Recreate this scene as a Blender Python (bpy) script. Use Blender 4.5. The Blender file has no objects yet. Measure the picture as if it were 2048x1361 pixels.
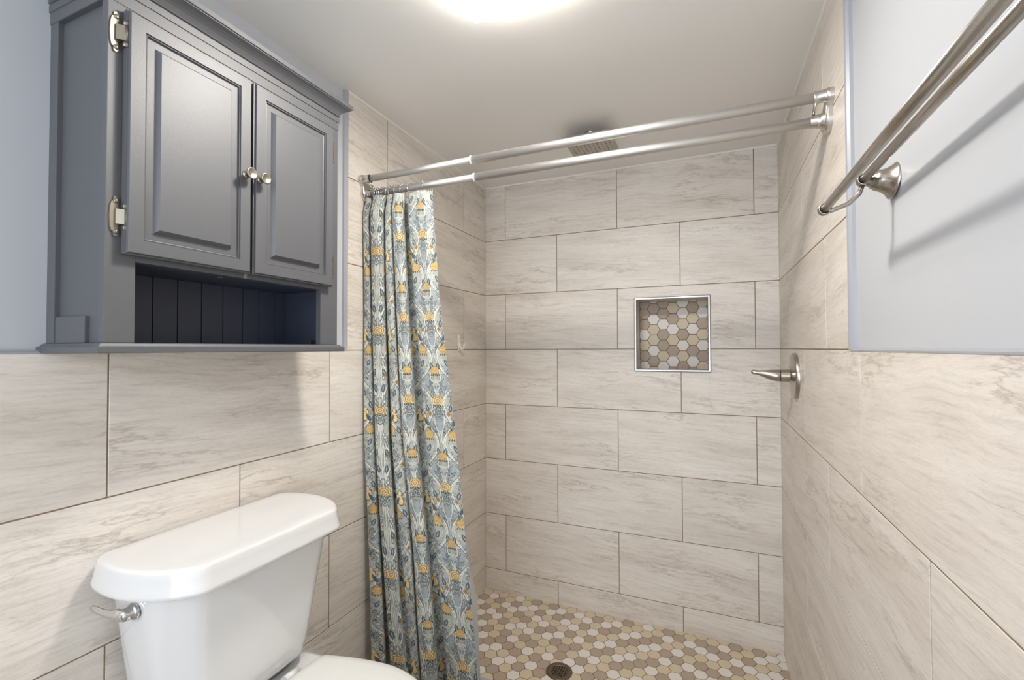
import bpy, bmesh, math, random
import numpy as np
from mathutils import Vector, Matrix

PI = math.pi
ZO = 1.25            # height of the tile joint at eye level above the bathroom floor
W = 1.4665           # room width
D = 2.3645           # depth of the tiled back wall
CEIL = 0.9248        # everything below is measured from the joint at eye level
PAN = -1.352         # shower floor
FL = -1.25           # bathroom floor
TH = 0.3078          # tile row height
TJ = 0.6222          # tile length
EDGE = 1.266         # where the full-height shower tile starts
STEP = 0.013         # tile stands proud of the painted plaster
YF = -1.25           # wall behind the camera
C = bpy.context.scene.collection
scene = bpy.context.scene

# ------------------------------------------------------------------ camera
cam_d = bpy.data.cameras.new('camera')
cam = bpy.data.objects.new('camera', cam_d)
C.objects.link(cam)
yaw, pitch, roll = -0.4023, 0.0182, -0.0027
fw = Vector((math.sin(yaw) * math.cos(pitch), math.cos(yaw) * math.cos(pitch), math.sin(pitch)))
rt = Vector((math.cos(yaw), -math.sin(yaw), 0))
up = rt.cross(fw)
rt2 = rt * math.cos(roll) + up * math.sin(roll)
up2 = up * math.cos(roll) - rt * math.sin(roll)
m = Matrix((rt2, up2, -fw)).transposed().to_4x4()
m.translation = Vector((1.1708, 0.0, 0.0052 + ZO))
cam.matrix_world = m
cam_d.sensor_width = 36.0
cam_d.lens = 922.3 / 2048 * 36.0
cam_d.clip_start = 0.02
scene.camera = cam

# ------------------------------------------------------------------ light
world = bpy.data.worlds.new('world')
scene.world = world
world.use_nodes = True
world.node_tree.nodes['Background'].inputs[0].default_value = (0.75, 0.85, 1.0, 1)
world.node_tree.nodes['Background'].inputs[1].default_value = 1.0
LAMP = (0.76, 0.93)


def area(name, loc, size, power, color, rot=(0, 0, 0), sy=None):
    l = bpy.data.lights.new(name, 'AREA')
    l.energy = power
    l.color = color
    l.size = size
    if sy:
        l.shape = 'RECTANGLE'
        l.size_y = sy
    o = bpy.data.objects.new(name, l)
    o.location = loc
    o.rotation_euler = rot
    C.objects.link(o)
    return o


area('ceiling_lamp_light', (LAMP[0] - 0.04, LAMP[1], ZO + 0.868), 0.11, 6.0, (1.0, 0.95, 0.885))
area('added_window_light', (0.40, YF + 0.05, ZO + 0.42), 0.5, 5.0, (0.82, 0.90, 1.0), (PI / 2, 0, 0), 0.68)  # stands for the cool daylight; its window is made up
area('added_doorway_fill', (1.06, YF + 0.03, ZO - 0.18), 0.7, 10.0, (0.86, 0.93, 1.0), (PI / 2, 0, 0), 1.75)  # added soft fill from behind the camera; its doorway is made up

vs = scene.view_settings
vs.view_transform = 'Standard'
vs.look = 'None'
vs.exposure = 0.88
vs.gamma = 1.0
vs.use_curve_mapping = False
scene.display_settings.display_device = 'sRGB'

# ------------------------------------------------------------------ materials


def lin(r, g, b):
    f = lambda c: (c / 12.92 if c <= 0.04045 else ((c + 0.055) / 1.055) ** 2.4)
    return (f(r / 255), f(g / 255), f(b / 255), 1.0)


class NT:
    def __init__(self, name):
        self.m = bpy.data.materials.new(name)
        self.m.use_nodes = True
        self.t = self.m.node_tree
        self.b = self.t.nodes['Principled BSDF']

    def n(self, typ, **kw):
        nd = self.t.nodes.new(typ)
        for k, v in kw.items():
            if k.startswith('i_'):
                key = k[2:]
                key = int(key) if key.isdigit() else key.replace('_', ' ')
                nd.inputs[key].default_value = v
            else:
                setattr(nd, k, v)
        return nd

    def l(self, a, b):
        self.t.links.new(a, b)

    def set(self, **kw):
        for k, v in kw.items():
            self.b.inputs[k.replace('_', ' ')].default_value = v
        return self


def simple(name, col, rough=0.5, metal=0.0, bump=0.0, bscale=200.0, spec=None, coat=0.0, noise=0.0, nscale=8.0):
    t = NT(name)
    t.set(Base_Color=col, Roughness=rough, Metallic=metal)
    if spec is not None:
        t.b.inputs['Specular IOR Level'].default_value = spec
    if coat:
        t.b.inputs['Coat Weight'].default_value = coat
        t.b.inputs['Coat Roughness'].default_value = 0.08
    tc = t.n('ShaderNodeTexCoord')
    if noise:
        nz = t.n('ShaderNodeTexNoise', i_Scale=nscale, i_Detail=4.0)
        t.l(tc.outputs['Object'], nz.inputs['Vector'])
        mx = t.n('ShaderNodeMix', data_type='RGBA')
        mx.inputs[6].default_value = col
        mx.inputs[7].default_value = tuple(c * (1 - noise) for c in col[:3]) + (1,)
        t.l(nz.outputs[0], mx.inputs[0])
        t.l(mx.outputs[2], t.b.inputs['Base Color'])
    if bump:
        nz = t.n('ShaderNodeTexNoise', i_Scale=bscale, i_Detail=3.0)
        t.l(tc.outputs['Object'], nz.inputs['Vector'])
        bp = t.n('ShaderNodeBump', i_Strength=bump, i_Distance=0.001)
        t.l(nz.outputs[0], bp.inputs['Height'])
        t.l(bp.outputs[0], t.b.inputs['Normal'])
    return t.m


def brushed(name, col, rough, axis=(1, 60, 60)):
    t = NT(name)
    t.set(Base_Color=col, Roughness=rough, Metallic=1.0)
    tc = t.n('ShaderNodeTexCoord')
    mp = t.n('ShaderNodeMapping')
    mp.inputs['Scale'].default_value = axis
    nz = t.n('ShaderNodeTexNoise', i_Scale=14.0, i_Detail=3.0)
    t.l(tc.outputs['Object'], mp.inputs['Vector'])
    t.l(mp.outputs[0], nz.inputs['Vector'])
    mr = t.n('ShaderNodeMapRange')
    mr.inputs[3].default_value = rough * 0.8
    mr.inputs[4].default_value = rough * 1.25
    t.l(nz.outputs[0], mr.inputs[0])
    t.l(mr.outputs[0], t.b.inputs['Roughness'])
    return t.m


def tile_material():
    t = NT('travertine_porcelain')
    uv = t.n('ShaderNodeUVMap', uv_map='UVMap')
    # slow warp so that the veins wander
    wn = t.n('ShaderNodeTexNoise', i_Scale=3.0, i_Detail=3.0)
    t.l(uv.outputs[0], wn.inputs['Vector'])
    sub = t.n('ShaderNodeVectorMath', operation='SUBTRACT')
    sub.inputs[1].default_value = (0.5, 0.5, 0.5)
    t.l(wn.outputs[1], sub.inputs[0])
    sc = t.n('ShaderNodeVectorMath', operation='MULTIPLY')
    sc.inputs[1].default_value = (0.05, 0.055, 0)
    t.l(sub.outputs[0], sc.inputs[0])
    ad = t.n('ShaderNodeVectorMath', operation='ADD')
    t.l(uv.outputs[0], ad.inputs[0])
    t.l(sc.outputs[0], ad.inputs[1])
    sh = t.n('ShaderNodeVectorMath', operation='DOT_PRODUCT')   # the veins run a little off the tile's edge
    sh.inputs[1].default_value = (0.05, 1.0, 0)
    t.l(ad.outputs[0], sh.inputs[0])
    sx = t.n('ShaderNodeSeparateXYZ')
    t.l(ad.outputs[0], sx.inputs[0])
    cb = t.n('ShaderNodeCombineXYZ')
    t.l(sx.outputs[0], cb.inputs[0])
    t.l(sh.outputs['Value'], cb.inputs[1])

    def streak(sxv, syv, scale, detail, rough=0.6):
        mp = t.n('ShaderNodeMapping')
        mp.inputs['Scale'].default_value = (sxv, syv, 1)
        t.l(cb.outputs[0], mp.inputs['Vector'])
        nz = t.n('ShaderNodeTexNoise', i_Scale=scale, i_Detail=detail, i_Roughness=rough)
        t.l(mp.outputs[0], nz.inputs['Vector'])
        return nz.outputs[0]

    def ramp(sock, pts):
        r = t.n('ShaderNodeValToRGB')
        el = r.color_ramp.elements
        while len(el) < len(pts):
            el.new(0.5)
        for e, (p, c) in zip(el, pts):
            e.position = p
            e.color = c
        t.l(sock, r.inputs[0])
        return r.outputs[0]

    def mul(a, b, fac=1.0):
        mx = t.n('ShaderNodeMix', data_type='RGBA', blend_type='MULTIPLY')
        mx.inputs[0].default_value = fac
        t.l(a, mx.inputs[6])
        t.l(b, mx.inputs[7])
        return mx.outputs[2]

    g = lambda v, w=0.0: (v, v * (1 - w), v * (1 - 1.9 * w), 1)
    base = ramp(streak(0.7, 5.0, 2.2, 5), [(0.30, lin(212, 203, 192)), (0.52, lin(227, 219, 209)), (0.75, lin(234, 229, 221))])
    fine = ramp(streak(1.3, 22.0, 5.0, 6, 0.7), [(0.30, g(0.80, 0.02)), (0.50, g(0.97)), (0.7, g(1.02))])
    speck = ramp(streak(6.0, 26.0, 9.0, 4, 0.7), [(0.25, g(0.88, 0.02)), (0.48, g(1.0)), (0.8, g(1.03))])
    # ridged dark vein lines inside cloudy bands
    v = streak(1.2, 7.5, 2.6, 8, 0.66)
    ab = t.n('ShaderNodeMath', operation='SUBTRACT')
    ab.inputs[1].default_value = 0.47
    t.l(v, ab.inputs[0])
    ab2 = t.n('ShaderNodeMath', operation='ABSOLUTE')
    t.l(ab.outputs[0], ab2.inputs[0])
    vein = ramp(ab2.outputs[0], [(0.0, g(0.66, 0.03)), (0.010, g(0.86, 0.02)), (0.035, g(1.0))])
    msk = streak(0.8, 3.2, 2.4, 2)
    mr = t.n('ShaderNodeMapRange')
    mr.inputs[1].default_value = 0.46
    mr.inputs[2].default_value = 0.62
    t.l(msk, mr.inputs[0])
    mv = t.n('ShaderNodeMix', data_type='RGBA')
    mv.inputs[6].default_value = (1, 1, 1, 1)
    t.l(mr.outputs[0], mv.inputs[0])
    t.l(vein, mv.inputs[7])
    col = mul(mul(base, fine), speck)
    col = mul(col, mv.outputs[2])
    t.l(col, t.b.inputs['Base Color'])
    t.set(Roughness=0.42)
    bp = t.n('ShaderNodeBump', i_Strength=0.35, i_Distance=0.0012)
    t.l(streak(2.5, 16.0, 12.0, 6, 0.75), bp.inputs['Height'])
    t.l(bp.outputs[0], t.b.inputs['Normal'])
    return t.m


M = {}
M['tile'] = tile_material()
M['grout'] = simple('sanded_grout', lin(146, 128, 106), 0.9, bump=0.3, bscale=900, noise=0.35, nscale=12)
M['paint'] = simple('satin_wall_paint', lin(191, 193, 197), 0.45, bump=0.12, bscale=160)
M['ceiling'] = simple('ceiling_paint', lin(240, 237, 232), 0.38, bump=0.10, bscale=60)
M['trim'] = simple('white_edge_profile', lin(160, 161, 167), 0.35)
M['caulk'] = simple('white_caulk', lin(232, 228, 222), 0.5, bump=0.4, bscale=90)
M['hex_white'] = simple('hex_white', lin(228, 221, 214), 0.5, noise=0.04, nscale=40)
M['hex_cream'] = simple('hex_cream', lin(214, 199, 172), 0.55, noise=0.10, nscale=30)
M['hex_taupe'] = simple('hex_taupe', lin(180, 162, 144), 0.55, noise=0.10, nscale=30)
M['hex_grout'] = simple('hex_grout', lin(138, 116, 88), 0.9, noise=0.30, nscale=9)
M['floor_tile'] = simple('floor_tile_grey', lin(150, 146, 140), 0.5, noise=0.1)
M['cab'] = simple('grey_cabinet_enamel', lin(84, 85, 88), 0.48, bump=0.16, bscale=420, spec=0.75)
M['cab_in'] = simple('dark_slate_enamel', lin(62, 68, 84), 0.45, bump=0.1, bscale=300)
M['gap'] = simple('dark_gap', lin(24, 24, 26), 0.8)
M['nickel'] = brushed('satin_nickel', lin(206, 202, 196), 0.30)
M['nickel_b'] = brushed('brushed_nickel', lin(178, 170, 160), 0.28, (60, 1, 60))
M['nickel_w'] = brushed('warm_nickel', lin(164, 156, 143), 0.34)
M['nickel_d'] = brushed('dull_nickel', lin(150, 142, 128), 0.42)
M['rod'] = brushed('matte_rod_nickel', lin(205, 202, 198), 0.52)
M['chrome'] = simple('chrome', lin(215, 215, 218), 0.08, 1.0)
M['dark_metal'] = simple('dark_steel', lin(120, 108, 94), 0.4, 1.0)
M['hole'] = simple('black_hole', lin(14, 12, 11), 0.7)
M['porcelain'] = simple('white_porcelain', lin(220, 219, 218), 0.12, coat=0.5, noise=0.01)
M['seat'] = simple('white_seat_plastic', lin(218, 216, 211), 0.22, noise=0.01)
M['gasket'] = simple('grey_gasket', lin(150, 148, 148), 0.7)
M['plastic'] = simple('white_plastic', lin(235, 232, 226), 0.35)
M['liner'] = simple('white_liner', lin(222, 220, 216), 0.5, bump=0.2, bscale=60)
M['frame_alu'] = brushed('bright_aluminium', lin(188, 188, 190), 0.34)


def emit(name, col, s):
    mm = bpy.data.materials.new(name)
    mm.use_nodes = True
    b = mm.node_tree.nodes['Principled BSDF']
    b.inputs['Base Color'].default_value = (0.9, 0.9, 0.9, 1)
    b.inputs['Emission Color'].default_value = col
    b.inputs['Emission Strength'].default_value = s
    return mm


M['diffuser'] = emit('lit_diffuser', (1.0, 0.96, 0.91, 1), 9.5)
gl = NT('added_window_glass')
gl.set(Base_Color=(0.95, 0.97, 1, 1), Roughness=0.3)
gl.b.inputs['Transmission Weight'].default_value = 1.0
M['glass'] = gl.m

cm = NT('printed_cotton')
at = cm.n('ShaderNodeAttribute', attribute_name='print')
cm.l(at.outputs['Color'], cm.b.inputs['Base Color'])
cm.set(Roughness=0.75)
cm.b.inputs['Specular IOR Level'].default_value = 0.35
cm.b.inputs['Sheen Weight'].default_value = 0.15
tcn = cm.n('ShaderNodeTexCoord')
wv = cm.n('ShaderNodeTexNoise', i_Scale=220.0, i_Detail=2.0)
cm.l(tcn.outputs['Object'], wv.inputs['Vector'])
bpn = cm.n('ShaderNodeBump', i_Strength=0.5, i_Distance=0.0008)
cm.l(wv.outputs[0], bpn.inputs['Height'])
cm.l(bpn.outputs[0], cm.b.inputs['Normal'])
M['curtain'] = cm.m

# ------------------------------------------------------------------ mesh helpers


class MB:
    """collects shapes; z is measured from the eye-level joint"""

    def __init__(self):
        self.v = []
        self.f = []
        self.mi = []
        self.sm = []
        self.uv = {}

    def add(self, vs, fs, mi=0, smooth=False, uvs=None):
        o = len(self.v)
        self.v += [tuple(p) for p in vs]
        for i, f in enumerate(fs):
            if uvs is not None:
                self.uv[len(self.f)] = uvs[i]
            self.f.append(tuple(o + k for k in f))
            self.mi.append(mi)
            self.sm.append(smooth)
        return self

    def box(self, x0, x1, y0, y1, z0, z1, mi=0, bev=0.0):
        if bev <= 0:
            vs = [(x, y, z) for x in (x0, x1) for y in (y0, y1) for z in (z0, z1)]
            return self.add(vs, [(0, 1, 3, 2), (4, 6, 7, 5), (0, 4, 5, 1), (2, 3, 7, 6), (0, 2, 6, 4), (1, 5, 7, 3)], mi)
        bm = bmesh.new()
        bmesh.ops.create_cube(bm, size=1.0)
        for v in bm.verts:
            v.co = Vector(((x0 + x1) / 2 + v.co.x * (x1 - x0), (y0 + y1) / 2 + v.co.y * (y1 - y0), (z0 + z1) / 2 + v.co.z * (z1 - z0)))
        bmesh.ops.bevel(bm, geom=list(bm.edges), offset=bev, segments=2, affect='EDGES', profile=0.6)
        self.bm(bm, mi)
        return self

    def bm(self, bm, mi=0, smooth=False):
        bm.verts.index_update()
        self.add([v.co.copy() for v in bm.verts], [[v.index for v in f.verts] for f in bm.faces], mi, smooth)
        bm.free()
        return self

    def tube(self, pts, r, n=16, mi=0, caps=True, smooth=True):
        """round tube along pts; r a number, a list, or a list of (ra, rb) half sizes"""
        pts = [Vector(p) for p in pts]
        rs = r if isinstance(r, (list, tuple)) else [r] * len(pts)
        tans = []
        for i in range(len(pts)):
            a = pts[max(0, i - 1)]
            b = pts[min(len(pts) - 1, i + 1)]
            d = b - a
            if d.length < 1e-9:
                d = tans[-1] if tans else Vector((0, 0, 1))
            tans.append(d.normalized())
        ref = Vector((0, 0, 1)) if abs(tans[0].z) < 0.9 else Vector((1, 0, 0))
        nn = (ref - tans[0] * ref.dot(tans[0])).normalized()
        vs = []
        for i, (p, t) in enumerate(zip(pts, tans)):
            nn = (nn - t * nn.dot(t)).normalized()
            bb = t.cross(nn)
            ra, rb = rs[i] if isinstance(rs[i], (list, tuple)) else (rs[i], rs[i])
            for k in range(n):
                a = 2 * PI * k / n
                vs.append(p + nn * math.cos(a) * ra + bb * math.sin(a) * rb)
        fs = []
        for i in range(len(pts) - 1):
            for k in range(n):
                k2 = (k + 1) % n
                fs.append((i * n + k, i * n + k2, (i + 1) * n + k2, (i + 1) * n + k))
        self.add(vs, fs, mi, smooth)
        if caps:
            o = len(self.v) - len(vs)
            self.f.append(tuple(o + k for k in reversed(range(n))))
            self.mi.append(mi)
            self.sm.append(False)
            self.f.append(tuple(o + (len(pts) - 1) * n + k for k in range(n)))
            self.mi.append(mi)
            self.sm.append(False)
        return self

    def lathe(self, org, axis, prof, n=32, mi=0, smooth=True):
        """prof: (distance along axis, radius)"""
        ax = Vector(axis).normalized()
        org = Vector(org)
        ref = Vector((0, 0, 1)) if abs(ax.z) < 0.9 else Vector((1, 0, 0))
        u = (ref - ax * ref.dot(ax)).normalized()
        w = ax.cross(u)
        vs = []
        for d, r in prof:
            for k in range(n):
                a = 2 * PI * k / n
                vs.append(org + ax * d + (u * math.cos(a) + w * math.sin(a)) * max(r, 1e-5))
        fs = []
        for i in range(len(prof) - 1):
            for k in range(n):
                k2 = (k + 1) % n
                fs.append((i * n + k, (i + 1) * n + k, (i + 1) * n + k2, i * n + k2))
        return self.add(vs, fs, mi, smooth)

    def loft(self, rings, mi=0, smooth=True, cap0=True, cap1=True, capsmooth=False):
        n = len(rings[0])
        vs = [p for r in rings for p in r]
        fs = []
        for i in range(len(rings) - 1):
            for k in range(n):
                k2 = (k + 1) % n
                fs.append((i * n + k, i * n + k2, (i + 1) * n + k2, (i + 1) * n + k))
        self.add(vs, fs, mi, smooth)
        o = len(self.v) - len(vs)
        if cap0:
            self.f.append(tuple(o + k for k in reversed(range(n))))
            self.mi.append(mi)
            self.sm.append(capsmooth)
        if cap1:
            self.f.append(tuple(o + (len(rings) - 1) * n + k for k in range(n)))
            self.mi.append(mi)
            self.sm.append(capsmooth)
        return self

    def torus(self, c, axis, R, r, n=28, k=8, mi=0):
        ax = Vector(axis).normalized()
        c = Vector(c)
        ref = Vector((0, 0, 1)) if abs(ax.z) < 0.9 else Vector((1, 0, 0))
        u = (ref - ax * ref.dot(ax)).normalized()
        w = ax.cross(u)
        vs = []
        for i in range(n):
            a = 2 * PI * i / n
            d = u * math.cos(a) + w * math.sin(a)
            for j in range(k):
                b = 2 * PI * j / k
                vs.append(c + d * (R + r * math.cos(b)) + ax * r * math.sin(b))
        fs = [(i * k + j, ((i + 1) % n) * k + j, ((i + 1) % n) * k + (j + 1) % k, i * k + (j + 1) % k) for i in range(n) for j in range(k)]
        return self.add(vs, fs, mi, True)

    def ball(self, c, r, mi=0, n=16, s=(1, 1, 1)):
        bm = bmesh.new()
        bmesh.ops.create_uvsphere(bm, u_segments=n, v_segments=n // 2 + 2, radius=r)
        for v in bm.verts:
            v.co = Vector((v.co.x * s[0], v.co.y * s[1], v.co.z * s[2])) + Vector(c)
        return self.bm(bm, mi, True)

    def build(self, name, mats, parent=None, fix=True):
        mats = mats if isinstance(mats, (list, tuple)) else [mats]
        me = bpy.data.meshes.new(name)
        vs = np.array([tuple(p) for p in self.v], dtype=np.float64)
        vs[:, 2] += ZO
        if parent is not None:
            off = np.array(world_loc(parent))
        else:
            off = np.array([(vs[:, 0].min() + vs[:, 0].max()) / 2, (vs[:, 1].min() + vs[:, 1].max()) / 2, vs[:, 2].min()])
        me.from_pydata([tuple(p) for p in vs - off], [], self.f)
        for mt in mats:
            me.materials.append(mt)
        me.polygons.foreach_set('material_index', self.mi)
        me.polygons.foreach_set('use_smooth', self.sm)
        if self.uv:
            ul = me.uv_layers.new(name='UVMap')
            for pi, uvs in self.uv.items():
                p = me.polygons[pi]
                for li, c in zip(p.loop_indices, uvs):
                    ul.data[li].uv = c
        me.validate()
        if fix:
            bm = bmesh.new()
            bm.from_mesh(me)
            bmesh.ops.recalc_face_normals(bm, faces=bm.faces)
            bm.to_mesh(me)
            bm.free()
        o = bpy.data.objects.new(name, me)
        C.objects.link(o)
        if parent is not None:
            o.parent = parent
        else:
            o.location = off
        return o


def world_loc(o):
    p = Vector((0, 0, 0))
    while o is not None:
        p += o.location
        o = o.parent
    return p


def tag(o, label=None, cat=None, group=None, kind=None):
    for k, v in (('label', label), ('category', cat), ('group', group), ('kind', kind)):
        if v:
            o[k] = v
    return o


def thing(name, label, cat, loc, group=None):
    o = bpy.data.objects.new(name, None)
    o.location = (loc[0], loc[1], loc[2] + ZO)
    o.empty_display_size = 0.05
    C.objects.link(o)
    return tag(o, label, cat, group)


def struct(o, label):
    return tag(o, label, kind='structure')


def arc(cx, cy, r, a0, a1, n):
    return [(cx + r * math.cos(a0 + (a1 - a0) * i / n), cy + r * math.sin(a0 + (a1 - a0) * i / n)) for i in range(n + 1)]


# ------------------------------------------------------------------ tiled walls
rnd = random.Random(7)
GAP = 0.0016          # half a grout line
A_B = [0.125 + TJ * k for k in range(-2, 4)]
B_B = [0.427 + TJ * k for k in range(-2, 4)]
A_L = [0.245 + TJ * k for k in range(-4, 5)]
B_L = [0.566 + TJ * k for k in range(-4, 5)]


def subtract(r, h):
    u0, u1, v0, v1 = r
    a0, a1, b0, b1 = h
    if u1 <= a0 or u0 >= a1 or v1 <= b0 or v0 >= b1:
        return [r]
    out = []
    if u0 < a0:
        out.append((u0, a0, v0, v1))
    if u1 > a1:
        out.append((a1, u1, v0, v1))
    m0, m1 = max(u0, a0), min(u1, a1)
    if v0 < b0:
        out.append((m0, m1, v0, b0))
    if v1 > b1:
        out.append((m0, m1, b1, v1))
    return out


def tiles(mb, place, rows, hole=None):
    """rows: (z0, z1, u-start, u-end, joints); place(u, v, depth) gives a point, depth 0 = tile face"""
    for z0, z1, us, ue, joints, clipb in rows:
        js = [us] + [j for j in joints if us + 0.004 < j < ue - 0.004] + [ue]
        jall = sorted(joints)
        for a, b in zip(js[:-1], js[1:]):
            ou, ov = rnd.random() * 40, rnd.random() * 40
            g0 = 0 if a == us else GAP
            g1 = 0 if b == ue else GAP
            t = (a + g0, b - g1, z0 + (0 if clipb else GAP), z1 - GAP)
            for u0, u1, v0, v1 in (subtract(t, hole) if hole else [t]):
                bv = 0.0008
                o = [(u0, v0), (u1, v0), (u1, v1), (u0, v1)]
                i = [(u0 + bv, v0 + bv), (u1 - bv, v0 + bv), (u1 - bv, v1 - bv), (u0 + bv, v1 - bv)]
                vs = [place(u, v, 0.004) for u, v in o] + [place(u, v, 0.0006) for u, v in o] + [place(u, v, 0) for u, v in i]
                fs = [(8, 9, 10, 11)]
                for k in range(4):
                    k2 = (k + 1) % 4
                    fs.append((k, k2, 4 + k2, 4 + k))
                    fs.append((4 + k, 4 + k2, 8 + k2, 8 + k))
                allp = o + o + i
                uvs = [[(allp[q][0] + ou, allp[q][1] + ov) for q in f] for f in fs]
                mb.add(vs, fs, 0, False, uvs)


GD = 0.0014   # grout depth
# back wall
NX0, NX1, NZ0, NZ1 = 0.8375, 1.1765, -0.104, 0.2485
ND = 0.15
mb = MB()
rows = []
for k in range(-5, 3):
    z0 = k * TH
    lo = max(z0, PAN - 0.01)
    rows.append((lo, (k + 1) * TH, 0.0, W, A_B if k % 2 == 0 else B_B, k == -5))
hole = (NX0, NX1, NZ0, NZ1)
tiles(mb, lambda u, v, d: (u, D + d, v), rows, hole)
for u0, u1, v0, v1 in subtract((-0.02, W + 0.02, PAN - 0.05, CEIL + 0.02), hole):
    mb.add([(u0, D + GD, v0), (u1, D + GD, v0), (u1, D + GD, v1), (u0, D + GD, v1)], [(0, 1, 2, 3)], 1)
mb.box(-0.03, W + 0.03, D + 0.19, D + 0.2, PAN - 0.05, CEIL + 0.05, 1)
# niche reveals (tiled) and hexagon mosaic back
yb = D + ND
rev = [[(NX0, D, NZ0), (NX0, D, NZ1), (NX0, yb, NZ1), (NX0, yb, NZ0)],
       [(NX1, D, NZ0), (NX1, yb, NZ0), (NX1, yb, NZ1), (NX1, D, NZ1)],
       [(NX0, D, NZ0), (NX0, yb, NZ0), (NX1, yb, NZ0), (NX1, D, NZ0)],
       [(NX0, D, NZ1), (NX1, D, NZ1), (NX1, yb, NZ1), (NX0, yb, NZ1)]]
for q, r_ in enumerate(rev):
    mb.add(r_, [(0, 1, 2, 3)], 0, False, [[(0.1 + q, 5), (0.45 + q, 5), (0.45 + q, 5.15), (0.1 + q, 5.15)]])
mb.add([(NX0, yb, NZ0), (NX1, yb, NZ0), (NX1, yb, NZ1), (NX0, yb, NZ1)], [(0, 1, 2, 3)], 2)
HX, HY = 0.0477, 0.0552


def hexagon(mb, cu, cv, place, mi, clip=None, h=0.0012):
    s = HY / math.sqrt(3) - 0.0018
    pts = [(cu + s * math.cos(PI / 3 * k), cv + s * math.sin(PI / 3 * k)) for k in range(6)]
    if clip:
        x0, x1, y0, y1 = clip

        def cut(poly, ax, lim, keep_gt):
            out = []
            for i in range(len(poly)):
                a, b = poly[i], poly[(i + 1) % len(poly)]
                ia = (a[ax] >= lim) if keep_gt else (a[ax] <= lim)
                ib = (b[ax] >= lim) if keep_gt else (b[ax] <= lim)
                if ia:
                    out.append(a)
                if ia != ib:
                    t = (lim - a[ax]) / (b[ax] - a[ax])
                    out.append(tuple(a[q] + t * (b[q] - a[q]) for q in range(2)))
            return out
        for ax, lim, gt in ((0, x0, True), (0, x1, False), (1, y0, True), (1, y1, False)):
            pts = cut(pts, ax, lim, gt)
            if len(pts) < 3:
                return
    n = len(pts)
    cx = sum(p[0] for p in pts) / n
    cy = sum(p[1] for p in pts) / n
    ins = [(cx + (p[0] - cx) * 0.965, cy + (p[1] - cy) * 0.965) for p in pts]
    vs = [place(u, v, 0) for u, v in pts] + [place(u, v, h * 0.6) for u, v in pts] + [place(u, v, h) for u, v in ins]
    fs = [tuple(2 * n + k for k in range(n))]
    for k in range(n):
        k2 = (k + 1) % n
        fs.append((k, k2, n + k2, n + k))
        fs.append((n + k, n + k2, 2 * n + k2, 2 * n + k))
    mb.add(vs, fs, mi)


# column by column, top to bottom, as in the photo
ncol = [('TTTWCTWC', 0), ('WTWCCWTC', 0.5), ('TTWTTCWT', 0), ('TCTWCTWT', 0.5), ('WWCTWCTW', 0), ('WTCWCTWT', 0.5), ('CWTCWTCW', 0), ('TTCWTCWT', 0.5)]
HMI = {'W': 3, 'C': 4, 'T': 5}
n0x, n0z = 0.8605, 0.1840
for ci in range(-1, 8):
    s, off = ncol[ci % 8]
    for ri, ch in enumerate(s):
        zc = n0z + HY - ri * HY + (HY * 0.5 if ci % 2 else 0.0)
        hexagon(mb, n0x + ci * HX, zc, lambda u, v, d: (u, yb - d, v), HMI[ch], (NX0 + 0.001, NX1 - 0.001, NZ0 + 0.001, NZ1 - 0.001))
wb = mb.build('wall_back', [M['tile'], M['grout'], M['hex_grout'], M['hex_white'], M['hex_cream'], M['hex_taupe']], fix=False)
struct(wb, 'far shower wall of large beige stone-look tiles with a square recessed niche')

# metal frame of the niche
mb = MB()
fwid = 0.0135
prof = [(0.0, 0.0), (0.0, -0.005), (0.004, -0.0075), (fwid - 0.004, -0.0075), (fwid, -0.004), (fwid, 0.02), (0.0, 0.0)]
ox0, ox1, oz0, oz1 = NX0 - 0.007, NX1 + 0.006, NZ0 - 0.007, NZ1 + 0.008
rings = []
for d, y in prof:
    rings.append([(ox0 + d, D + y, oz0 + d), (ox1 - d, D + y, oz0 + d), (ox1 - d, D + y, oz1 - d), (ox0 + d, D + y, oz1 - d)])
mb.loft(rings, smooth=False, cap0=False, cap1=False)
struct(mb.build('trim_1', M['frame_alu']), 'polished metal frame around the recessed niche')


def side_wall(xs, sgn):
    """xs: tile face x; sgn +1 when the wall body lies towards +x"""
    mb = MB()
    rows = []
    for k in range(-5, 3):
        z0, z1 = k * TH, (k + 1) * TH
        if k >= 0:
            js = (A_L if k % 2 == 0 else B_L)
            rows.append((z0, z1, EDGE, D, js, False))
        else:
            js = (B_L if k % 2 else A_L)
            rows.append((max(z0, PAN - 0.01), z1, YF, D, js, k == -5))
    tiles(mb, lambda u, v, d: (xs + sgn * d, u, v), rows)
    g = xs + sgn * GD
    b = xs + sgn * 0.15
    p = xs + sgn * STEP
    # grout bed: lower band the full length, upper part only in the shower
    mb.add([(g, YF, PAN - 0.05), (g, D, PAN - 0.05), (g, D, -0.0002), (g, YF, -0.0002)], [(0, 1, 2, 3)], 1)
    mb.add([(g, EDGE, -0.0002), (g, D, -0.0002), (g, D, CEIL + .02), (g, EDGE, CEIL + .02)], [(0, 1, 2, 3)], 1)
    # top ledge of the wainscot and the painted plaster above it
    mb.add([(g, YF, -0.0004), (g, EDGE, -0.0004), (p, EDGE, -0.0004), (p, YF, -0.0004)], [(0, 1, 2, 3)], 3)
    mb.add([(p, YF, -0.0004), (p, EDGE, -0.0004), (p, EDGE, CEIL + .02), (p, YF, CEIL + .02)], [(0, 1, 2, 3)], 2)
    x0, x1 = sorted((b, b + sgn * 0.01))
    mb.box(x0, x1, YF - .1, D + .1, PAN - 0.05, CEIL + 0.05, 2)
    return mb


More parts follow.
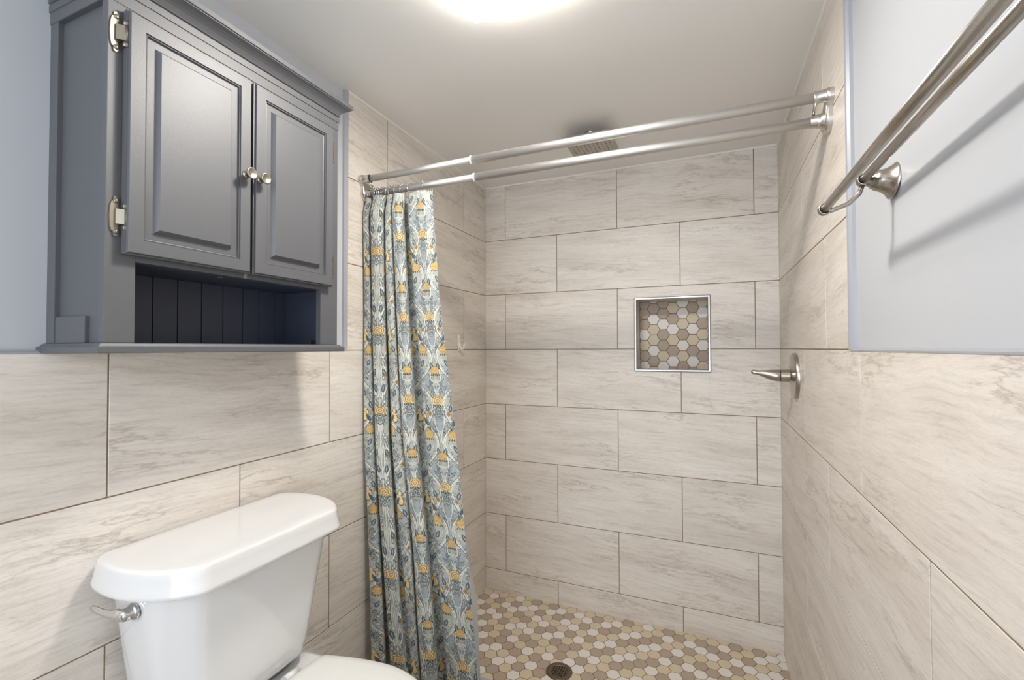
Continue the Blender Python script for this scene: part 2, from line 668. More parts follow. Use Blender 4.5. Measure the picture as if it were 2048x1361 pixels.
o = side_wall(0.0, -1).build('wall_left', [M['tile'], M['grout'], M['paint'], M['trim']], fix=False)
struct(o, 'left wall, beige stone-look tile below and around the shower, painted above')
o = side_wall(W, 1).build('wall_right', [M['tile'], M['grout'], M['paint'], M['trim']], fix=False)
struct(o, 'right wall, beige stone-look tile below and around the shower, painted above')

# white edge profiles where tile meets plaster
for xs, sgn, nm in ((0.0, -1, 'trim_2'), (W, 1, 'trim_3')):
    mb = MB()
    # upright: bevelled strip on the edge of the shower tile
    y1 = EDGE
    pr = [(xs + sgn * STEP, y1 - 0.010), (xs + sgn * 0.006, y1 - 0.009), (xs + sgn * 0.0005, y1 - 0.004), (xs - sgn * 0.0012, y1 + 0.0005), (xs - sgn * 0.0012, y1 + 0.003), (xs + sgn * STEP, y1 + 0.003)]
    mb.loft([[(a, b_, -0.001) for a, b_ in pr], [(a, b_, CEIL) for a, b_ in pr]], smooth=False)
    # level: thin strip along the top of the wainscot
    pr = [(xs + sgn * STEP, 0.004), (xs + sgn * 0.005, 0.0035), (xs - sgn * 0.0008, 0.0), (xs - sgn * 0.0008, -0.003), (xs + sgn * STEP, -0.003)]
    mb.loft([[(a, YF, b_) for a, b_ in pr], [(a, EDGE - .008, b_) for a, b_ in pr]], smooth=False)
    struct(mb.build(nm, M['trim']), 'white edge strip between %s wall tile and paint' % ('left' if sgn < 0 else 'right'))

# caulk beads
mb = MB()
c = 0.004
for pts in ([(0, YF, 0), (0, D, 0)],):
    pass
mb.add([(0, D - c, CEIL), (0, D, CEIL - c * 1.6), (W, D, CEIL - c * 1.6), (W, D - c, CEIL)], [(0, 1, 2, 3)])
mb.add([(c, EDGE, CEIL), (0, EDGE, CEIL - c * 1.6), (0, D, CEIL - c * 1.6), (c, D, CEIL)], [(0, 1, 2, 3)])
mb.add([(W - c, EDGE, CEIL), (W, EDGE, CEIL - c * 1.6), (W, D, CEIL - c * 1.6), (W - c, D, CEIL)], [(0, 3, 2, 1)])
struct(mb.build('trim_4', M['caulk']), 'white caulk line where the shower tile meets the ceiling')

# ceiling
mb = MB()
mb.box(-0.16, W + 0.16, YF - 0.1, D + 0.2, CEIL, CEIL + 0.1)
struct(mb.build('ceiling', M['ceiling']), 'low flat painted ceiling')

# wall behind the camera with a made-up window and doorway that carry the daylight
WX0, WX1, WZ0, WZ1 = 0.12, 0.68, 0.06, 0.79
DX0, DX1, DZ1 = 0.71, 1.42, 0.72
mb = MB()
for u0, u1, v0, v1 in subtract((-0.16, W + 0.16, PAN, CEIL), (WX0, WX1, WZ0, WZ1)):
    for a0, a1, b0, b1 in subtract((u0, u1, v0, v1), (DX0, DX1, PAN - 1, DZ1)):
        mb.box(a0, a1, YF - 0.1, YF, b0, b1)
struct(mb.build('wall_front', M['paint']), 'painted wall opposite the shower')
mb = MB()
for a in ((WX0, WX1, WZ0, WZ0 + .03), (WX0, WX1, WZ1 - .03, WZ1), (WX0, WX0 + .03, WZ0 + .03, WZ1 - .03), (WX1 - .03, WX1, WZ0 + .03, WZ1 - .03), (WX0 + .03, WX1 - .03, .405, .435)):
    mb.box(a[0], a[1], YF - .07, YF + .004, a[2], a[3])
dm = MB()
dm.box(DX0 - .0, DX0 + .02, YF - .1, YF + .008, FL, DZ1)
dm.box(DX1 - .02, DX1, YF - .1, YF + .008, FL, DZ1)
dm.box(DX0 + .02, DX1 - .02, YF - .1, YF + .008, DZ1 - .02, DZ1)
struct(dm.build('added_doorway_1', M['trim']), 'white frame of a made-up open doorway opposite the shower, added for light')
wf = struct(mb.build('added_window_1', M['trim']), 'made-up white framed window opposite the shower, added for light')
mb = MB()
mb.box(WX0 + .02, WX1 - .02, YF - .05, YF - .045, WZ0 + .02, WZ1 - .02)
mb.build('pane', M['glass'], wf)

# floors: bathroom slab, curb, shower pan with hexagon mosaic
mb = MB()
mb.box(-0.16, W + 0.16, YF - 0.1, 1.432, FL - 0.15, FL, 0)
mb.add([(-0.02, 1.3, PAN), (W + .02, 1.3, PAN), (W + .02, D + .02, PAN), (-0.02, D + .02, PAN)], [(0, 1, 2, 3)], 1)
mb.box(-0.1, W + .1, 1.3, D + .1, PAN - .06, PAN - .05, 1)
S1, S2, S3 = 7.127, 8.4545, 8.192
EYE = (1.1708, 0.0, 0.0052)      # where the photograph was taken from, only used to read the mosaic's tones


def on_floor(px, py):
    d = fw + rt2 * ((px - 1024) / 922.3) - up2 * ((py - 680.5) / 922.3)
    t = (PAN - EYE[2]) / d.z
    return EYE[0] + d.x * t, EYE[1] + d.y * t


# tones read from the photograph (tile centres in three close-ups)
Wt = [(940, 1170, S1, [(345, 155), (155, 238), (710, 215), (515, 283), (155, 382), (310, 375), (605, 355), (755, 342), (897, 328), (1145, 382), (1293, 370), (1530, 430), (395, 445), (950, 480), (175, 535), (1055, 553), (1357, 527), (580, 592), (740, 580), (182, 710), (842, 660), (1473, 605), (608, 767), (1110, 728), (1265, 715), (200, 893), (368, 880), (1520, 780), (820, 942), (405, 1075), (580, 1060), (1105, 1022), (870, 1150), (1408, 1105), (180, 1200), (620, 1280), (1530, 1205), (1070, 1350)]),
      (1140, 1200, S2, [(145, 260), (285, 340), (60, 465), (385, 542), (605, 413), (785, 400), (908, 592), (1092, 580), (1300, 480), (150, 675), (490, 757), (690, 735), (250, 910), (1240, 800), (1435, 785), (1635, 645), (1790, 865), (400, 1020), (813, 975), (1015, 955), (1595, 1025), (135, 1180), (725, 1260), (1370, 1195), (1780, 1290), (30, 1050), (1110, 1330), (890, 1340)]),
      (1350, 1230, S3, [(220, 455), (410, 548), (60, 605), (790, 515), (600, 655), (1000, 750), (1390, 705), (1585, 690), (1720, 690), (1740, 795), (210, 840), (400, 945), (800, 905), (1205, 865), (50, 990), (590, 1045), (1620, 1060), (1400, 1065)])]
Tt = [(940, 1170, S1, [(215, 160), (430, 213), (220, 303), (660, 275), (930, 265), (455, 363), (50, 390), (695, 420), (1000, 395), (245, 455), (95, 460), (490, 515), (800, 490), (1250, 450), (1405, 435), (262, 615), (120, 620), (515, 680), (1003, 640), (1155, 635), (1190, 310), (785, 755), (1430, 700), (275, 790), (440, 780), (140, 795), (540, 865), (885, 840), (1225, 820), (645, 945), (165, 990), (1340, 900), (1500, 890), (930, 1035), (1280, 1010), (215, 1090), (325, 1185), (690, 1160), (1045, 1130), (430, 1295), (985, 1255), (1530, 1080)]),
      (1140, 1200, S2, [(465, 328), (235, 450), (565, 510), (755, 500), (30, 590), (340, 655), (870, 710), (1068, 690), (1260, 680), (1450, 665), (970, 400), (1650, 550), (1800, 610), (100, 805), (455, 885), (650, 865), (1610, 885), (190, 1040), (1780, 1000), (765, 1110), (980, 1090), (1185, 1070), (1390, 1050), (290, 1290), (510, 1270), (1550, 1310), (20, 265)]),
      (1350, 1230, S3, [(40, 360), (395, 425), (220, 575), (590, 525), (60, 715), (790, 640), (970, 510), (1190, 720), (1370, 600), (400, 805), (600, 915), (1000, 885), (200, 985), (830, 1030), (1420, 980), (1630, 970), (1780, 930)])]
U0, V0 = 0.3169, 2.0049


def cell(x, y):
    ci = round((x - U0) / HX)
    return ci, round((y - V0 - (HY / 2 if ci % 2 else 0)) / HY)


tone = {}
for lst, ch in ((Tt, 'T'), (Wt, 'W')):
    for ox, oy, s, pts in lst:
        for p in pts:
            tone[cell(*on_floor(ox + p[0] / s, oy + p[1] / s))] = ch
vis = set()
for px in range(950, 1580, 10):
    for py in range(1185, 1361, 6):
        vis.add(cell(*on_floor(px, py)))
DRX, DRY = 0.583, 1.877
HM2 = {'W': 2, 'C': 3, 'T': 4}
for ci in range(-8, 26):
    for ri in range(-14, 9):
        cx = U0 + ci * HX
        cy = V0 + ri * HY + (HY / 2 if ci % 2 else 0)
        if not (-0.02 < cx < W + 0.02 and 1.5 < cy < D + 0.03):
            continue
        ch = tone.get((ci, ri))
        if ch is None:
            ch = 'C' if (ci, ri) in vis else rnd.choice('WCT')
        hexagon(mb, cx, cy, lambda u, v, d: (u, v, PAN + d), HM2[ch], (0.0, W, 1.5, D))
struct(mb.build('floor', [M['floor_tile'], M['hex_grout'], M['hex_white'], M['hex_cream'], M['hex_taupe']], fix=False), 'shower floor of white, cream and taupe hexagon mosaic')
mb = MB()
mb.box(0.0, W, 1.432, 1.51, PAN, -1.180, bev=0.004)
struct(mb.build('trim_5', M['trim']), 'low white curb between bathroom and shower')

# ------------------------------------------------------------------ floor drain
dr = thing('floor_drain', 'round metal floor drain with a square-hole grate in the hexagon mosaic', 'drain', (DRX, DRY, PAN))
mb = MB()
mb.lathe((DRX, DRY, PAN), (0, 0, 1), [(0.0, 0.055), (0.0035, 0.0548), (0.005, 0.052), (0.0052, 0.036), (0.0035, 0.034), (-0.004, 0.034)], 48)
mb.build('flange', M['dark_metal'], dr)
mb = MB()
for k in range(-3, 4):
    w = math.sqrt(max(0.034 ** 2 - (k * 0.0105) ** 2, 0))
    if w < .008:
        continue
    mb.box(DRX + k * .0105 - .0021, DRX + k * .0105 + .0021, DRY - w, DRY + w, PAN + .0018, PAN + .0042)
    mb.box(DRX - w, DRX + w, DRY + k * .0105 - .0021, DRY + k * .0105 + .0021, PAN + .0018, PAN + .0041)
mb.build('grate', M['dark_metal'], dr)
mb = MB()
mb.lathe((DRX, DRY, PAN), (0, 0, 1), [(0.0014, 0.0335), (0.0014, 0.0)], 32)  # flat black disc under the grate; the pipe's shade is its colour
mb.build('drain_shade_disc', M['hole'], dr)

# ------------------------------------------------------------------ wall cabinet
XF = 0.1795
XB = -STEP
Y0, Y1 = 0.4695, 1.0325
ZB, ZTOP = 0.0175, 0.700
cab = thing('wall_cabinet', 'grey two-door wall cabinet with an open cubby, mounted above the toilet', 'cabinet', (XB, (Y0 + Y1) / 2, -0.0015))
mb = MB()
# carcass: sides, back, top, shelf under the doors
mb.box(XB, XF - .018, Y0 + .009, Y0 + .024, ZB, ZTOP)
mb.box(XB, XF - .018, Y1 - .024, Y1 - .002, ZB, ZTOP)
mb.box(XB, XB + .028, Y0, Y0 + .012, ZB, ZTOP, bev=.001)          # raised back stile of the near side
mb.box(XB + .028, XF - .0005, Y0 + .0005, Y0 + .012, 0.660, ZTOP, bev=.001)     # raised top rail of the near side
mb.box(XB + .0285, 0.118, Y0 + .0015, Y0 + .012, ZB, 0.0675, bev=.001)     # small block at the foot of the near side
mb.box(XB, XF - .018, Y0 + .02, Y1 - .02, 0.172, 0.190)
mb.box(XB, XF - .018, Y0 + .02, Y1 - .02, 0.68, 0.70)
mb.box(XF - .018, XF, Y0 + .0012, 0.5192, ZB, ZTOP, bev=.0012)
mb.box(XF - .018, XF, 0.9707, Y1, ZB, ZTOP, bev=.0012)
mb.box(XF - .018, XF - .0004, 0.5192, 0.9707, 0.600, ZTOP)
mb.box(XF - .018, XF - .0004, 0.5192, 0.9707, 0.170, 0.200)
mb.build('body', M['cab'], cab)
# dark interior with beadboard back
mb = MB()
g = 0.0018
jy = [0.5915 - 0.0552 * 2, 0.5915 - 0.0552, 0.5915, 0.6456, 0.6993, 0.7559, 0.8113, 0.8675, 0.9175, 0.968, 1.012]
ed = [Y0 + .024] + [y for y in jy if Y0 + .03 < y < Y1 - .03] + [Y1 - .024]
for a, b in zip(ed[:-1], ed[1:]):
    mb.box(-.002, .006, a + g * .5, b - g * .5, ZB, 0.171, bev=.0012)
mb.box(-.005, -.001, Y0 + .024, Y1 - .024, ZB, .171)
mb.box(0.006, XF - .0185, Y0 + .024, Y0 + .0255, ZB, 0.172)
mb.box(0.006, XF - .0185, Y1 - .0255, Y1 - .024, ZB, 0.172)
mb.box(0.006, XF - .0185, Y0 + .0255, Y1 - .0255, 0.1705, 0.1718)
mb.build('cubby_lining', M['cab_in'], cab)
mb = MB()
mb.box(0.118, 0.130, Y1 - .050, Y1 - .0256, 0.0178, 0.030, bev=.001)
tag(mb.build('bracket', M['nickel_w'], cab), 'small metal bracket inside the cubby')
mb = MB()
mb.box(0.130, 0.146, 0.699, 0.713, 0.1685, 0.1704, bev=.0006)
mb.build('latch_plate', M['nickel_w'], cab)
# sill board
mb = MB()
ov = 0.0135
pr = [(0.0, -0.0015), (ov - .001, -0.0015), (ov + .001, 0.0), (ov + .001, 0.0095), (ov - .001, 0.011), (ov - .004, 0.0115), (ov - .0075, 0.0160), (0.0, 0.0175)]


def sweep3(mb, prof, x0, xf, y0, y1, mi=0):
    """mitred moulding on three sides: near, front, far"""
    rings = []
    for d, z in prof:
        rings.append([(x0, y0 - d, z), (xf + d, y0 - d, z), (xf + d, y1 + d, z), (x0, y1 + d, z)])
    n = len(rings)
    vs = [p for r in rings for p in r]
    fs = []
    for i in range(n - 1):
        for k in range(3):
            fs.append((i * 4 + k, i * 4 + k + 1, (i + 1) * 4 + k + 1, (i + 1) * 4 + k))
    mb.add(vs, fs, mi)
    o = len(mb.v) - len(vs)
    mb.add(rings[0], [(0, 1, 2, 3)], mi)
    mb.add(rings[-1], [(0, 1, 2, 3)], mi)


sweep3(mb, pr, XB, XF, Y0, Y1)
mb.build('sill_board', M['cab'], cab)
# crown moulding
mb = MB()
pr = [(0.0, 0.6425), (0.0012, 0.6430), (0.0012, 0.6655), (0.0032, 0.6663), (0.0032, 0.6800), (0.0010, 0.6806), (0.0010, 0.6825), (0.0045, 0.6840), (0.0055, 0.6858), (0.0045, 0.6876),
      (0.0030, 0.6884), (0.0050, 0.6915), (0.0085, 0.6965), (0.0135, 0.7010), (0.0195, 0.7050), (0.0255, 0.7080), (0.0270, 0.7090), (0.0270, 0.7105),
      (0.0295, 0.7112), (0.0300, 0.7120), (0.0300, 0.7225), (0.0280, 0.7240), (0.0, 0.7240)]
sweep3(mb, pr, XB, XF, Y0, Y1)
mb.build('crown_moulding', M['cab'], cab)


def door(name, ya, yb_, z0, z1, knob_y, knob_z):
    mb = MB()
    xb, xf = XF + .0015, XF + .020
    gx = 0.0395

    def ring(ins, x, bot=0.0, side=0.0):
        return [(x, ya + ins, z0 + ins), (x, yb_ - ins, z0 + ins), (x, yb_ - ins, z1 - ins), (x, ya + ins, z1 - ins)]
    st = [(0.001, xb), (0.001, xf - .011), (0.0, xf - .010), (0.0, xf - .006), (0.0025, xf - .0055), (0.0035, xf - .0008), (0.0045, xf),
          (0.0285, xf), (0.0290, xf - .0028), (0.0318, xf - .0022), (0.0322, xf - .0060), (0.0335, xf - .0066),
          (0.0470, xf - .0066), (0.0476, xf - .0060), (0.0535, xf + .0022), (0.0542, xf + .0030)]
    st = [(a * 1.0, b) for a, b in st]
    rings = [ring(a, x) for a, x in st]
    mb.loft(rings, smooth=False)
    d = mb.build(name, M['cab'], cab)
    kb = MB()
    kb.lathe((xf - .0005, knob_y, knob_z), (1, 0, 0), [(0, 0.0088), (0.002, 0.0088), (0.0035, 0.0075), (0.006, 0.0058), (0.012, 0.0060), (0.016, 0.0085), (0.0185, 0.0118), (0.0205, 0.0130), (0.0225, 0.0128), (0.0232, 0.0112), (0.0222, 0.0095), (0.0215, 0.0)], 32)
    kb.build('knob', M['nickel_w'], d)
    return d


dl = door('door', 0.4935, 0.7440, 0.180, 0.6325, 0.7275, 0.4055)
dr_ = door('door', 0.7505, 0.9980, 0.180, 0.6325, 0.7640, 0.4055)


def hinge(y, z, sgn, parent):
    """sgn -1: door is on the +y side of the plate"""
    mb = MB()
    s = -sgn
    h = 0.036
    yp = y
    out = [(-.0085, -h * .5), (-.0095, 0), (-.0085, h * .5), (-.0065, h * .75), (-.004, h * .78), (-.003, h * 1.0), (.001, h * 1.05), (.005, h * .95), (.005, h * .72), (.004, h * .45), (.009, h * .42), (.009, -h * .42), (.004, -h * .45), (.005, -h * .72), (.005, -h * .95), (.001, -h * 1.05), (-.003, -h * 1.0), (-.004, -h * .78), (-.0065, -h * .75)]
    mb.loft([[(XF + .0001, yp + s * a, z + b) for a, b in out], [(XF + .0026, yp + s * a * .93, z + b * .98) for a, b in out]], smooth=False)
    for q in (-1, 1):
        mb.lathe((XF + .0024, yp + s * .001, z + q * h * .78), (1, 0, 0), [(0, .0042), (.0012, .0042), (.0022, .003), (.0024, 0)], 14)
    mb.build('hinge', M['nickel_d'], parent)
    mb = MB()
    yb2 = yp + s * .0125
    mb.tube([(XF + .010, yb2, z - .025), (XF + .010, yb2, z - .0148)], .0052, 14)
    mb.tube([(XF + .010, yb2, z - .0142), (XF + .010, yb2, z + .0142)], .0052, 14)
    mb.tube([(XF + .010, yb2, z + .0148), (XF + .010, yb2, z + .025)], .0052, 14)
    mb.loft([[(XF + .0008, yp + s * .000, z + q), (XF + .0050, yp - s * .001, z + q), (XF + .0135, yb2 - s * .004, z + q), (XF + .0152, yb2, z + q), (XF + .0060, yb2, z + q)] for q in (-.0136, .0136)], smooth=False)
    mb.build('hinge_barrel', M['nickel_d'], parent)


hinge(0.4820, 0.5855, -1, cab)
hinge(0.4850, 0.2475, -1, cab)
hinge(1.0105, 0.5700, 1, cab)
hinge(1.0105, 0.2400, 1, cab)

# ------------------------------------------------------------------ ceiling light
LX0, LX1, LY0, LY1 = 0.605, 0.905, 0.78, 1.088
cl = thing('ceiling_light', 'bright square flush-mount ceiling light', 'light', ((LX0 + LX1) / 2, (LY0 + LY1) / 2, 0.874))
mb = MB()
mb.box(LX0 + .01, LX1 - .01, LY0 + .01, LY1 - .01, 0.905, CEIL - .0002, bev=.003)
mb.build('housing', M['plastic'], cl)
mb = MB()
mb.box(LX0, LX1, LY0, LY1, 0.876, 0.9049, bev=.004)
mb.build('diffuser', M['diffuser'], cl)

# ------------------------------------------------------------------ shower head
sh = thing('rain_shower', 'square metal rain shower head under the ceiling', 'shower head', (0.717, 1.935, 0.876))
mb = MB()
sx0, sx1, sy0, sy1 = 0.6165, 0.8175, 1.835, 2.035
mb.box(sx0, sx1, sy0, sy1, 0.8755, 0.8835, bev=.0012)
for i in range(10):
    for j in range(10):
        x = sx0 + .021 + i * (sx1 - sx0 - .042) / 9
        y = sy0 + .021 + j * (sy1 - sy0 - .042) / 9
        mb.lathe((x, y, .8756), (0, 0, -1), [(0, .0030), (.0003, .0028), (.0004, .0)], 8, 1)
mb.build('spray_plate', [M['nickel_b'], M['hole']], sh)
mb = MB()
mb.lathe((0.717, 1.935, .8834), (0, 0, 1), [(0, .022), (.006, .022), (.010, .012), (.030, .011), (.030, .028), (.036, .030), (.0413, .030)], 24)
mb.build('ceiling_arm', M['nickel_b'], sh)

# ------------------------------------------------------------------ double shower rod
RA0, RA1 = Vector((0, 1.335, .626)), Vector((W, 1.375, .6425))
RB0, RB1 = Vector((0, 1.365, .581)), Vector((W, 1.41, .595))
rod = thing('shower_curtain_rod', 'satin nickel double shower curtain rod spanning wall to wall', 'curtain rod', (W / 2, 1.37, .56))
for R0, R1 in ((RA0, RA1), (RB0, RB1)):
    tj = 0.308 if R0 is RA0 else 0.305
    P = lambda t: R0.lerp(R1, t)
    mb = MB()
    mb.tube([P(.012), P(tj)], .0118, 24)
    mb.tube([P(tj), P(.985)], .0131, 24)
    rr = mb.build('rod', M['rod'], rod)
    mb = MB()
    d = (R1 - R0).normalized()
    mb.lathe(P(tj) - d * .003, d, [(0, .0120), (0, .0142), (.004, .0145), (.006, .0140), (.006, .0125)], 24)
    mb.build('joint_collar', M['plastic'], rr)
for side, xw in ((0, 0.0), (1, W)):
    sg = 1 if side == 0 else -1
    a = (RA0 if side == 0 else RA1)
    b = (RB0 if side == 0 else RB1)
    # keyhole-shaped wall plate: big disc behind the lower rod, small lobe behind the upper rod
    up_ = (a - b)
    L = math.hypot(up_.y, up_.z)
    uy, uz = up_.y / L, up_.z / L
    big, small = 0.0335, 0.0185
    th0 = math.radians(52)
    out = []
    for k in range(29):
        an = th0 + (2 * PI - 2 * th0) * k / 28
        out.append((big * math.cos(an), big * math.sin(an)))
    th1 = math.radians(118)
    neck = [(L * .62, -small * .86)]
    lobe = []
    for k in range(15):
        an = -th1 + 2 * th1 * k / 14
        lobe.append((L + small * math.cos(an), small * math.sin(an)))
    poly = out + neck + lobe + [(L * .62, small * .86)]
    rings = []
    for dx, scl in ((0.0, 1.0), (0.010, 1.0), (0.0135, .96), (0.0155, .88)):
        ring = []
        for p, q in poly:
            cxp = 0 if p < L * .5 else L
            pp = cxp + (p - cxp) * scl
            qq = q * scl
            ring.append((xw + sg * dx, b.y + uy * pp - uz * qq, b.z + uz * pp + uy * qq))
        rings.append(ring)
    mb = MB()
    mb.loft(rings, smooth=False)
    wp = mb.build('wall_plate', M['nickel'], rod)
    for e, l_ in ((a, .042), (b, .042)):
        mb = MB()
        if e is a:
            mb.lathe((xw + sg * .010, e.y, e.z), (sg, 0, 0), [(0, .0155), (.012, .0155), (.013, .0148), (.030, .0148), (.032, .0152), (.034, .0135)], 28)
        else:
            mb.lathe((xw + sg * .012, e.y, e.z), (sg, 0, 0), [(0, .024), (.005, .0235), (.009, .019), (.014, .0172), (.016, .0178), (.018, .0165), (.032, .0150), (.034, .0135)], 28)
        mb.build('socket', M['nickel'], wp)
    mb = MB()
    mb.tube([(xw + sg * .037, a.y, a.z - .012), (xw + sg * .039, (a.y + b.y) / 2 + .002, (a.z + b.z) / 2), (xw + sg * .037, b.y, b.z + .014)], [.0042, .0034, .0042], 10)
    mb.build('strut', M['nickel'], wp)

# ------------------------------------------------------------------ curtain with a printed pattern
PW, PH = 0.25, 0.287
RES = 0.0006
nx, ny = int(round(PW / RES)), int(round(PH / RES))
gu, gv = np.meshgrid((np.arange(nx) + .5) * RES, (np.arange(ny) + .5) * RES)   # v upward
gu = np.where(gu > PW / 2, PW - gu, gu)       # mirrored halves
HW = PW / 2
img = np.zeros((ny, nx, 3))
img[:] = lin(170, 170, 160)[:3]


def wrapv(v0):
    d = gv - v0
    return (d + PH / 2) % PH - PH / 2


def paint(mask, col):
    a = np.clip(mask, 0, 1)[..., None]
    img[:] = img * (1 - a) + np.array(lin(*col)[:3]) * a


def soft(d, w=0.0005):
    return np.clip(0.5 - d / w, 0, 1)


def ell(u0, v0, a, b, ang=0.0):
    x, y = gu - u0, wrapv(v0)
    c_, s_ = math.cos(ang), math.sin(ang)
    X, Y = x * c_ + y * s_, -x * s_ + y * c_
    r = np.sqrt((X / a) ** 2 + (Y / b) ** 2)
    return (r - 1) * min(a, b), X, Y


def leaf(u0, v0, L_, Wd, ang, fill=(96, 116, 122), edge=(48, 64, 76)):
    x, y = gu - u0, wrapv(v0)
    c_, s_ = math.cos(ang), math.sin(ang)
    X, Y = x * c_ + y * s_, -x * s_ + y * c_
    t = np.clip(X / L_ + .5, 0, 1)
    wd = Wd * np.sin(PI * t ** 0.75) ** 0.8
    d = np.maximum(np.abs(Y) - wd, np.abs(X) - L_ / 2)
    paint(soft(d), edge)
    paint(soft(d + .0014), fill)


def line(fn, w, col):
    """fn(v) gives u"""
    d = np.abs(gu - fn(gv))
    paint(soft(d - w), col)


def curl(u0, v0, r, turns, w, col, ph=0.0, sgn=1):
    x, y = gu - u0, wrapv(v0)
    rr = np.hypot(x, y)
    th = (np.arctan2(y, x) * sgn - ph) % (2 * PI)
    best = np.full_like(rr, 9.0)
    for k in range(int(turns) + 1):
        rad = r * (th + 2 * PI * k) / (2 * PI * turns)
        ok = (th + 2 * PI * k) <= 2 * PI * turns
        best = np.where(ok, np.minimum(best, np.abs(rr - rad)), best)
    paint(soft(best - w), col)


pr_ = random.Random(3)
for k in range(12):    # cooler patches of ground
    d, X, Y = ell(pr_.uniform(0, HW), pr_.uniform(0, PH), pr_.uniform(.012, .022), pr_.uniform(.012, .026), pr_.uniform(0, 3))
    paint(soft(d, .006) * .4, (142, 152, 158))
for k in range(80):    # small scrolls filling the ground
    curl(pr_.uniform(0.0, HW), pr_.uniform(0, PH), pr_.uniform(.006, .012), 1.5, .0007, pr_.choice([(84, 106, 122), (62, 82, 98), (216, 220, 210), (54, 72, 84)]), pr_.uniform(0, 6.28), pr_.choice([1, -1]))
om = 2 * PI / PH
vine = lambda v: HW * .52 + HW * .40 * np.sin(om * v)
vine2 = lambda v: HW * .50 - HW * .36 * np.sin(om * v + .5) + .004 * np.sin(3 * om * v)
for fnc in (vine2, vine):
    line(fnc, .0034, (58, 76, 86))
    line(fnc, .0024, (224, 220, 204))
    line(lambda v: fnc(v) + .0062, .0008, (60, 78, 88))
    line(lambda v: fnc(v) - .0058, .0012, (214, 216, 206))
for sh_ in (0, .004, .009):
    line(lambda v: sh_ + 0.0015 + .0012 * np.sin(3 * om * v), .0012, (216, 216, 204))
    line(lambda v: sh_ + 0.0035 + .0012 * np.sin(3 * om * v), .0006, (58, 74, 84))
line(lambda v: .018 + .010 * np.sin(2 * om * v), .0014, (212, 214, 206))
line(lambda v: .0202 + .010 * np.sin(2 * om * v), .0006, (56, 74, 86))
line(lambda v: HW - .012 - .008 * np.sin(2 * om * v + 1), .0014, (214, 216, 208))
line(lambda v: HW - .0142 - .008 * np.sin(2 * om * v + 1), .0006, (56, 74, 86))
for (u0, v0, n, spread) in ((.030, .060, 15, .020), (.092, .120, 15, .020), (.020, .205, 13, .018), (.104, .255, 12, .018), (.064, .012, 12, .017), (.010, .135, 12, .015), (.070, .225, 12, .016), (.112, .180, 8, .012), (.050, .150, 8, .016)):
    for k in range(n):
        a = pr_.uniform(0, 6.28)
        rr = spread * math.sqrt((k + .5) / n)
        a = k * 2.4
        leaf(min(max(u0 + rr * math.cos(a), .003), HW - .002), v0 + rr * 1.25 * math.sin(a), pr_.uniform(.0085, .0125), pr_.uniform(.0027, .0038), pr_.uniform(.6, 2.6), (158, 168, 168), (24, 34, 44))
for (u0, v0, an) in ((.045, .105, 1.2), (.080, .190, 1.9), (.015, .250, 1.4), (.112, .045, 1.8), (.052, .235, 2.2), (.075, .055, 1.0), (.020, .020, 1.9)):
    leaf(u0, v0, .028, .0072, an, (84, 100, 108), (22, 32, 42))
    leaf(u0, v0, .018, .0018, an, (176, 184, 180), (156, 168, 166))


def bloom(u0, v0, a, b, style):
    d, X, Y = ell(u0, v0, a, b)
    ang = np.arctan2(Y / b, X / a)
    d = d + .0012 * np.cos(ang * 10)
    paint(soft(d - .0008), (96, 76, 50))
    paint(soft(d), (188, 148, 84))
    if style == 0:
        st = np.sin(Y * 2 * PI / .0042 + 1.5 * np.sin(X * 2 * PI / .009))
        paint(soft(d + .001) * np.clip(st * 1.5, 0, 1), (230, 205, 150))
        paint(soft(d + .001) * np.clip(-st * 2 - .9, 0, 1), (122, 86, 40))
    else:
        rr = np.hypot(X / a, Y / b)
        st = np.sin(rr * 16 + .8 * np.cos(ang * 8))
        paint(soft(d + .001) * np.clip(st * 1.5, 0, 1), (232, 208, 156))
        paint(soft(d + .001) * np.clip(-st * 2 - .9, 0, 1), (124, 88, 44))
        paint(soft((rr - .26) * a), (176, 180, 176))
    for k in range(-2, 3):
        leaf(u0 + k * a * .45, v0 - b * 1.02, .009, .0022, PI / 2 + k * .35, (84, 84, 62), (70, 66, 44))


bloom(.0, .170, .023, .016, 1)
bloom(.078, .100, .019, .0155, 0)
bloom(HW, .215, .020, .016, 1)
bloom(HW, .030, .0165, .014, 0)
for (u0, v0) in ((.028, .012), (.090, .170), (.040, .272)):      # small russet flowers
    for k in range(5):
        leaf(u0 + .005 * math.cos(k * 1.2566), v0 + .005 * math.sin(k * 1.2566), .0095, .0028, k * 1.2566, (176, 136, 74), (128, 92, 48))
# a perched bird
bu, bv = .060, .150
d, X, Y = ell(bu, bv, .0115, .020, -.35)
paint(soft(d - .0016), (34, 44, 52))
paint(soft(d), (208, 172, 98))
paint(soft(d + .0008) * (np.sin(Y * 2 * PI / .005) > .25), (236, 220, 178))
leaf(bu + .010, bv - .006, .034, .0062, 2.15, (88, 102, 108), (44, 56, 64))
for k in range(4):
    leaf(bu + .010, bv - .006 - .004 * (k - 1.5), .022, .0008, 2.15, (60, 72, 80), (60, 72, 80))
d, X, Y = ell(bu - .002, bv + .021, .0062, .0068)
paint(soft(d - .0008), (56, 62, 60))
paint(soft(d), (224, 206, 172))
leaf(bu - .009, bv + .020, .008, .0016, .1, (60, 60, 56), (50, 52, 50))
d, X, Y = ell(bu - .003, bv + .023, .0009, .0009)
paint(soft(d), (30, 34, 36))
for k in range(3):
    leaf(bu + .022 + k * .003, bv - .030, .022, .0009, 2.0, (52, 62, 70), (44, 54, 60))

